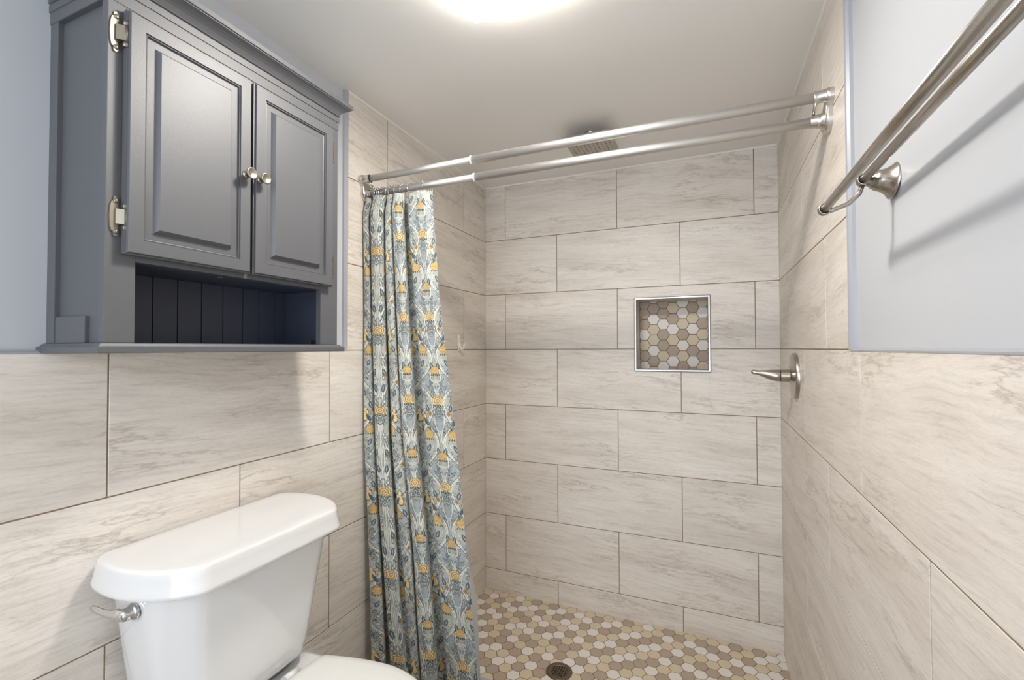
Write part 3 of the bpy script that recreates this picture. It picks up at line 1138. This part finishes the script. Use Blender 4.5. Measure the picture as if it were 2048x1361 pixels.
# folds: crest, valley, crest ... as fractions of the curtain's width
K = ['c', 'v', 'c', 'v', 'c', 'v', 'c', 'v', 'c', 'e']
TOPF = [.03, .075, .19, .30, .35, .405, .48, .575, .80, 1.0]
MIDF = [.045, .11, .18, .28, .38, .43, .50, .60, .81, 1.0]
BOTF = [.05, .15, .27, .37, .43, .48, .55, .645, .84, 1.0]
DTOP = [.0, .056, .0, .066, .006, .056, .0, .066, .0, .010]
DMID = [.0, .066, .0, .066, .004, .060, .0, .070, .0, .006]
DBOT = [.0, .070, .0, .034, .010, .034, .0, .068, .002, .004]


def path(z, s):
    """s in 0..len-1 -> x, y of the cloth at height z"""
    zk = [-1.1, -.33, .5]
    fr = [np.interp(z, zk, [b_, m_, t_]) for t_, m_, b_ in zip(TOPF, MIDF, BOTF)]
    dp = [np.interp(z, zk, [b_, m_, t_]) for t_, m_, b_ in zip(DTOP, DMID, DBOT)]
    fr = [0.0] + fr
    dp = [.012] + dp
    xl = np.interp(z, [-1.19, -.74, -.33, 0, .50, .545], [.046, .026, .010, .006, .004, .0185])
    xr = np.interp(z, [-1.24, -1.07, -.72, -.335, .17, .52], [.490, .478, .447, .400, .334, .302])
    i = np.minimum(s.astype(int), len(fr) - 2)
    t = s - i
    fr = np.array(fr)
    dp = np.array(dp)
    a, b_ = dp[i], dp[i + 1]
    # sharp valleys, broad crests
    ramp_ = lambda q: np.clip((q - .46) / .32, 0, 1) ** 2 * (3 - 2 * np.clip((q - .46) / .32, 0, 1)) * .96 + .04 * q ** 2
    e_up = 1 - ramp_(1 - t)
    e_dn = ramp_(t)
    e = np.where(b_ > a, e_dn, e_up)
    y = a + (b_ - a) * e
    f = fr[i] + (fr[i + 1] - fr[i]) * t
    r_ = np.where(b_ > a, e, 1 - e)            # 0 on a crest, 1 in a valley
    seg = np.abs(fr[i + 1] - fr[i]) * (xr - xl)
    way = np.where(b_ > a, 1.0, -1.0)
    dx = way * .24 * np.minimum(seg, .035) * np.clip(np.abs(b_ - a) / .05, 0, 1) * np.sin(2 * PI * r_)
    return xl + (xr - xl) * f + dx, 1.337 + y


NS, NZ = 660, 1060
sv = np.linspace(0, len(TOPF), NS * 3)
# even spacing along the cloth at mid height
xm, ym = path(-.33, sv)
al = np.concatenate([[0], np.cumsum(np.hypot(np.diff(xm), np.diff(ym)))])
clen = al[-1] * 1.0
ss = np.interp(np.linspace(0, al[-1], NS), al, sv)
zz_top, zz_bot = .560, -1.236
V = np.zeros((NZ, NS, 3))
rs = np.random.RandomState(4)
for j in range(NZ):
    w = j / (NZ - 1)
    z = zz_top + (zz_bot - zz_top) * w
    x, y = path(z, ss)
    kk = 3
    y = np.convolve(np.pad(y, kk, mode='edge'), np.ones(2 * kk + 1) / (2 * kk + 1), 'valid')
    u = np.linspace(0, 1, NS)
    y = y + .0022 * np.sin(u * 23 + z * 3.1) * np.sin(z * 5 + 1) + .0012 * np.sin(u * 61 + z * 7)
    x = x + .0015 * np.sin(z * 6 + u * 9)
    # the top edge is gathered up at the rings
    V[j, :, 0] = np.maximum(x, .0025)
    V[j, :, 1] = y
    topz = z + (.004 * np.interp(u, [0, .12, .5, 1], [0.1, .6, .5, -1.5]) + .002 * np.cos(u * 2 * PI * 10)) * max(0, 1 - w * 6)
    V[j, :, 2] = topz
ui = np.linspace(0, clen, NS)
vi = (zz_top - np.linspace(zz_top, zz_bot, NZ))
# the pale flower columns sit on the crests
iu = (((ui + 0.034) % PW) / RES).astype(int) % nx
iv = (((-vi + 0.085) % PH) / RES).astype(int) % ny
colr = img[iv[:, None], iu[None, :], :]
co = V.reshape(-1, 3).copy()
co[:, 2] += ZO
off = np.array([.2, 1.36, zz_bot + ZO])
me = bpy.data.meshes.new('shower_curtain')
me.vertices.add(NS * NZ)
me.vertices.foreach_set('co', (co - off).ravel())
nf = (NS - 1) * (NZ - 1)
jj, ii = np.meshgrid(np.arange(NZ - 1), np.arange(NS - 1), indexing='ij')
a0 = (jj * NS + ii).ravel()
quads = np.stack([a0, a0 + NS, a0 + NS + 1, a0 + 1], 1)
me.loops.add(nf * 4)
me.loops.foreach_set('vertex_index', quads.ravel())
me.polygons.add(nf)
me.polygons.foreach_set('loop_start', np.arange(nf) * 4)
me.polygons.foreach_set('loop_total', np.full(nf, 4))
me.polygons.foreach_set('use_smooth', np.ones(nf, dtype=bool))
me.update(calc_edges=True)
ca = me.color_attributes.new(name='print', type='FLOAT_COLOR', domain='POINT')
rgba = np.ones((NS * NZ, 4), dtype=np.float32)
rgba[:, :3] = colr.reshape(-1, 3)
ca.data.foreach_set('color', rgba.ravel())
me.materials.append(M['curtain'])
cur = bpy.data.objects.new('shower_curtain', me)
cur.location = off
C.objects.link(cur)
tag(cur, 'floral and bird print fabric curtain in grey-blue and gold, gathered at the left wall', 'shower curtain')

# white liner behind it
mb = MB()
NL, NH = 60, 60
vs_, fs_ = [], []
for j in range(NH + 1):
    z = .552 + (-1.165 - .552) * j / NH
    xr = np.interp(z, [-1.17, -.85, -.74, -.2, .18, .5], [.450, .434, .408, .328, .282, .245])
    for i in range(NL + 1):
        f = i / NL
        vs_.append((.02 + (xr - .02) * f, 1.419 - .003 * (1 - math.cos(f * 38)), z))
for j in range(NH):
    for i in range(NL):
        q = j * (NL + 1) + i
        fs_.append((q, q + 1, q + NL + 2, q + NL + 1))
mb.add(vs_, fs_, 0, True)
tag(mb.build('curtain_liner', M['liner'], fix=False), 'plain white liner behind the printed shower curtain', 'curtain liner')

# rings on the lower rod
def make_ring(x, first=None):
    t = (x) / W
    c_ = RB0.lerp(RB1, t)
    if first is None:
        o = thing('curtain_ring', 'shiny metal roller ring holding the printed curtain on the lower rod', 'curtain ring', (c_.x, c_.y, c_.z), 'rings along the lower rod')
        mb = MB()
        pts = []
        for k in range(25):
            a = -PI * .80 + 2 * PI * .90 * k / 24
            pts.append((c_.x, c_.y + .0185 * math.sin(a), c_.z - .005 + .0215 * math.cos(a)))
        mb.tube(pts, .0011, 8)
        mb.build('wire', M['chrome'], o)
        for k in range(5):
            a = -1.0 + k * .5
            mb = MB()
            mb.ball((c_.x, c_.y + .0185 * math.sin(a), c_.z - .005 + .0215 * math.cos(a)), .0034, n=12)
            mb.build('roller_ball', M['chrome'], o)
        return o
    o = first.copy()
    C.objects.link(o)
    o.location = (c_.x, c_.y, c_.z + ZO)
    for ch in first.children:
        c2 = ch.copy()
        C.objects.link(c2)
        c2.parent = o
    return o


rx = [.046, .053, .061, .080, .098, .117, .140, .160, .196, .247]
ring0 = make_ring(rx[0])
bpy.context.view_layer.update()
rings_ = [ring0]
for x in rx[1:]:
    rings_.append(make_ring(x, ring0))
rr2 = random.Random(5)
for r_ in rings_:
    r_.rotation_euler = (0, rr2.uniform(-.15, .15), rr2.uniform(-.5, .5))
rings_[-1]['label'] = 'rightmost metal roller ring holding the printed curtain'
rings_[-2]['label'] = 'second metal roller ring from the right end of the curtain'

# ------------------------------------------------------------------ toilet
TC = 0.7675
TT = -0.415
to = thing('toilet', 'white two-piece toilet with closed lid below the grey cabinet', 'toilet', (.36, TC, FL))


def smooth_closed(pts, n=96, it=2):
    p = [Vector((a, b_, 0)) for a, b_ in pts]
    for _ in range(it):
        q = []
        for i in range(len(p)):
            a, b_ = p[i], p[(i + 1) % len(p)]
            q += [a * .75 + b_ * .25, a * .25 + b_ * .75]
        p = q
    # resample evenly
    L_ = [0]
    for i in range(len(p)):
        L_.append(L_[-1] + (p[(i + 1) % len(p)] - p[i]).length)
    xs = [v.x for v in p] + [p[0].x]
    ys = [v.y for v in p] + [p[0].y]
    t = np.linspace(0, L_[-1], n, endpoint=False)
    return list(zip(np.interp(t, L_, xs), np.interp(t, L_, ys)))


def offs(poly, d):
    n = len(poly)
    out = []
    for i in range(n):
        a, b_ = poly[i - 1], poly[(i + 1) % n]
        tx, ty = b_[0] - a[0], b_[1] - a[1]
        l_ = math.hypot(tx, ty) or 1
        out.append((poly[i][0] + ty / l_ * d, poly[i][1] - tx / l_ * d))
    return out


def shrink(poly, d):
    """inset that stays clean for big distances: pulls the outline towards its long axis"""
    xs = [p[0] for p in poly]
    ys = [p[1] for p in poly]
    cx, cy = (min(xs) + max(xs)) / 2, (min(ys) + max(ys)) / 2
    fx = 1 + d / ((max(xs) - min(xs)) / 2)
    fy = 1 + d / ((max(ys) - min(ys)) / 2)
    return [(cx + (a - cx) * fx, cy + (b_ - cy) * fy) for a, b_ in poly]


# lid outline, counter-clockwise, back edge along the wall
lid0 = [(.010, .562), (.014, .548), (.034, .532), (.070, .524), (.110, .521), (.150, .524), (.200, .539), (.236, .560), (.258, .583), (.2645, .5925), (.267, .600), (.2675, .610), (.2685, .66), (.270, .7675)]
mir = [(x, 2 * TC - y) for x, y in reversed(lid0[:-1])]
lid_o = smooth_closed(lid0 + mir, 128, 2)
if sum(lid_o[i - 1][0] * lid_o[i][1] - lid_o[i][0] * lid_o[i - 1][1] for i in range(len(lid_o))) < 0:
    lid_o.reverse()
mb = MB()
lv = [(-.006, -.4705), (.004, -.4700), (.0085, -.4665), (.0080, -.4600), (.0055, -.4520), (.0025, -.4340), (.0010, -.4215), (-.0005, -.4180), (-.0035, -.4158), (-.0080, -.4150), (-.030, -.4147), (-.07, -.4144)]


def xclamp(p, lo=.0035):
    return [(max(a, lo), b_) for a, b_ in p]


mb.loft([[(a, b_, z) for a, b_ in xclamp(shrink(lid_o, d))] for d, z in lv], smooth=True)
tl = mb.build('tank_lid', M['porcelain'], to)


def tank_ring(z):
    t = (-.470 - z) / (.80 - .470)       # 0 top, 1 bottom
    hw = .2195 - .046 * t
    xf = .243 - .040 * t
    xb = .020
    sp = [(xb, -hw * .90), (xb + .02, -hw * .97), (.075, -hw), (.115, -hw), (.155, -hw * .985), (xf - .045, -hw * .925), (xf - .018, -hw * .825), (xf - .004, -hw * .745), (xf, -hw * .70), (xf + .001, -hw * .64), (xf + .003, -hw * .3), (xf + .004, 0)]
    full = sp + [(a, -b_) for a, b_ in reversed(sp[:-1])]
    pl = smooth_closed([(a, TC + b_) for a, b_ in full], 128, 1)
    return pl


mb = MB()
zs = [-.468, -.48, -.55, -.62, -.69, -.74, -.765, -.780, -.788, -.791]
ins = [0, 0, 0, 0, 0, 0, -.002, -.007, -.016, -.030]
mb.loft([[(a, b_, z) for a, b_ in shrink(tank_ring(z), i_)] for z, i_ in zip(zs, ins)], smooth=True)
tk = mb.build('tank', M['porcelain'], to)
# gasket strip between tank and bowl
mb = MB()
gk = tank_ring(-.8)
mb.loft([[(a, b_, z) for a, b_ in shrink(gk, -.028)] for z in (-.806, -.789)], smooth=True)
mb.build('gasket', M['gasket'], to)
# bowl: deck, rim and pedestal in one surface


def bowl_ring(x0, x1, hw, sq=2.3, n=72):
    cx, ax = x0 + (x1 - x0) * .42, None
    pts = []
    for k in range(n):
        a = 2 * PI * k / n
        ca, sa = math.cos(a), math.sin(a)
        ax = (x1 - cx) if ca > 0 else (cx - x0)
        e = 2.0 if ca > 0 else 3.2
        pts.append((cx + ax * math.copysign(abs(ca) ** (2 / e), ca), TC + hw * math.copysign(abs(sa) ** (2 / e), sa)))
    return pts


mb = MB()
seq = [(.13, .52, .110, FL), (.12, .53, .115, FL + .02), (.12, .52, .108, FL + .10), (.10, .55, .115, FL + .20), (.06, .62, .140, FL + .30), (.03, .68, .175, FL + .38), (.02, .70, .184, -.835), (.02, .70, .184, -.818), (.023, .697, .180, -.811), (.035, .685, .168, -.808)]
mb.loft([[(a, b_, z) for a, b_ in bowl_ring(x0, x1, hw)] for x0, x1, hw, z in seq], smooth=True)
mb.build('bowl', M['porcelain'], to)
# seat and lid


def seat_ring(ins_, n=120):
    raw = [(.244, -.100), (.248, -.134), (.2505, -.1435), (.256, -.1485), (.268, -.1525), (.32, -.167), (.39, -.180), (.46, -.184), (.537, -.164), (.60, -.125), (.648, -.070), (.672, 0)]
    full = raw + [(a, -b_) for a, b_ in reversed(raw[:-1])]
    return shrink(smooth_closed([(a, TC + b_) for a, b_ in full], n, 2), ins_)


mb = MB()
mb.loft([[(a, b_, z) for a, b_ in seat_ring(i_)] for i_, z in ((-.006, -.8075), (-.001, -.806), (0, -.802), (0, -.796), (-.003, -.7935))], smooth=True)
mb.build('seat', M['seat'], to)
mb = MB()
mb.loft([[(a, b_, z) for a, b_ in seat_ring(i_)] for i_, z in ((-.004, -.7930), (.001, -.7915), (.002, -.787), (.001, -.783), (-.004, -.780), (-.020, -.7785), (-.06, -.778))], smooth=True)
mb.build('seat_lid', M['seat'], to)
for s in (-1, 1):
    mb = MB()
    mb.tube([(.222, TC + s * .055, -.797), (.222, TC + s * .095, -.797)], .0105, 18)
    mb.box(.212, .232, TC + s * .075 - .018, TC + s * .075 + .018, -.8085, -.797, bev=.003)
    mb.build('seat_hinge', M['seat'], to)
# flush lever on the near end of the tank
ly = TC - .2195
mb = MB()
px, pz = .128, -.5085
mb.lathe((px, ly + .004, pz), (0, -1, 0), [(0, .0165), (.004, .0165), (.006, .015), (.008, .0125), (.016, .0125), (.021, .0115), (.0255, .008), (.0275, .0)], 28)
pts = [(px + .002, ly - .013, pz), (px - .012, ly - .016, pz - .001), (px - .028, ly - .018, pz - .003), (px - .050, ly - .020, pz - .004), (px - .072, ly - .022, pz - .003), (px - .088, ly - .023, pz - .001), (px - .093, ly - .023, pz)]
mb.tube(pts, [(.0110, .0085), (.0125, .0085), (.0090, .0062), (.0072, .0048), (.0078, .0045), (.0070, .0038), (.0030, .0020)], 18)
mb.build('flush_lever', M['chrome'], to)

# ------------------------------------------------------------------ shower valve
VY, VZ = 1.965, -.0985
va = thing('shower_valve', 'brushed nickel shower valve with lever handle on the right tiled wall', 'shower valve', (W, VY, VZ - .084))
mb = MB()
mb.lathe((W, VY, VZ), (-1, 0, 0), [(0, .084), (.010, .084), (.0125, .0815), (.0132, .078), (.0150, .055), (.018, .033), (.021, .025), (.022, .0235)], 56)
mb.build('escutcheon', M['nickel_b'], va)
mb = MB()
mb.lathe((W - .0205, VY, VZ), (-1, 0, 0), [(0, .0232), (.024, .0225), (.0290, .0225)], 36)
mb.lathe((W - .0495, VY, VZ), (-1, 0, 0), [(0, .0205), (.002, .0205)], 36)
mb.build('hub', M['nickel_b'], va)
mb = MB()
x0 = W - .0508
hx = [0, .004, .016, .030, .044, .058, .070, .082, .090, .095, .0965]
hr = [.0205, .0222, .0218, .0195, .0160, .0120, .0092, .0082, .0085, .0060, .001]
hz = [0, 0, .0005, .002, .0045, .0075, .0090, .0110, .0125, .0130, .0130]
mb.tube([(x0 - a, VY, VZ + c_) for a, c_ in zip(hx, hz)], hr, 28)
mb.build('lever_handle', M['nickel_b'], va)

# ------------------------------------------------------------------ adhesive hook
HY_ = 2.055
hk = thing('wall_hook', 'small white adhesive hook on the left shower wall', 'hook', (0, HY_, -.008))
mb = MB()
pl = [(HY_ + .0125 * math.copysign(abs(math.cos(a)) ** 1.0, math.cos(a)), .0335 + .042 * math.sin(a)) for a in [2 * PI * k / 40 for k in range(40)]]
mb.loft([[(0.0002, a, b_) for a, b_ in pl], [(.0035, a, b_) for a, b_ in pl], [(.006, HY_ + (a - HY_) * .8, .0335 + (b_ - .0335) * .92) for a, b_ in pl]], smooth=True)
mb.build('backplate', M['plastic'], hk)
mb = MB()
mb.tube([(.006, HY_, .030), (.010, HY_, .012), (.018, HY_, .001), (.027, HY_, .004), (.0315, HY_, .014), (.034, HY_, .026), (.0345, HY_, .029)], [(.005, .006), (.0055, .006), (.005, .006), (.0045, .006), (.0042, .0055), (.004, .005), (.002, .003)], 14)
mb.build('prong', M['plastic'], hk)

# ------------------------------------------------------------------ double towel bar
XP = W + STEP
TY = 1.02
bi = Vector((1.4340, 0, .3110))
bo = Vector((1.3745, 0, .2650))
tb = thing('towel_bar', 'brushed nickel double towel bar on the white right wall', 'towel bar', (XP, TY - .305, .25))
YA, YB = TY, TY - .61
for p in (bi, bo):
    mb = MB()
    mb.tube([(p.x, YA + .005, p.z), (p.x, YB - .005, p.z)], .0075, 24)
    mb.build('bar', M['nickel_b'], tb)
for yy in (YA, YB):
    s = 1 if yy == YA else -1
    mb = MB()
    fz = .3035
    mb.lathe((XP, yy, fz), (-1, 0, .14), [(0, .0325), (.003, .0325), (.0045, .0310), (.008, .0265), (.015, .0215), (.022, .0190), (.0285, .0175), (.0290, .0155), (.0335, .0150), (.0345, .0125), (.040, .0100), (.046, .0090)], 36)
    post = mb.build('post', M['nickel_b'], tb)
    mb = MB()
    mb.lathe((bi.x, yy + s * .015, bi.z), (0, -s, 0), [(0, .001), (.001, .0065), (.004, .0095), (.009, .0108), (.014, .0105), (.015, .0098), (.017, .0098), (.0175, .0108), (.020, .0108), (.0205, .009)], 24)
    mb.build('bar_cap', M['nickel_b'], post)
    mb = MB()
    mb.lathe((bo.x, yy + s * .019, bo.z), (0, -s, 0), [(0, .001), (.001, .0065), (.004, .0095), (.009, .0108), (.014, .0105), (.015, .0098), (.017, .0098), (.0175, .0108), (.020, .0108), (.0205, .009)], 24)
    mb.tube([(bi.x, yy + s * .003, bi.z - .006), (bi.x - .006, yy + s * .003, bi.z - .024), (bi.x - .022, yy + s * .003, bi.z - .040), (bo.x + .010, yy + s * .003, bo.z - .004), (bo.x, yy + s * .003, bo.z)], .0042, 14)
    mb.build('arm', M['nickel_b'], post)
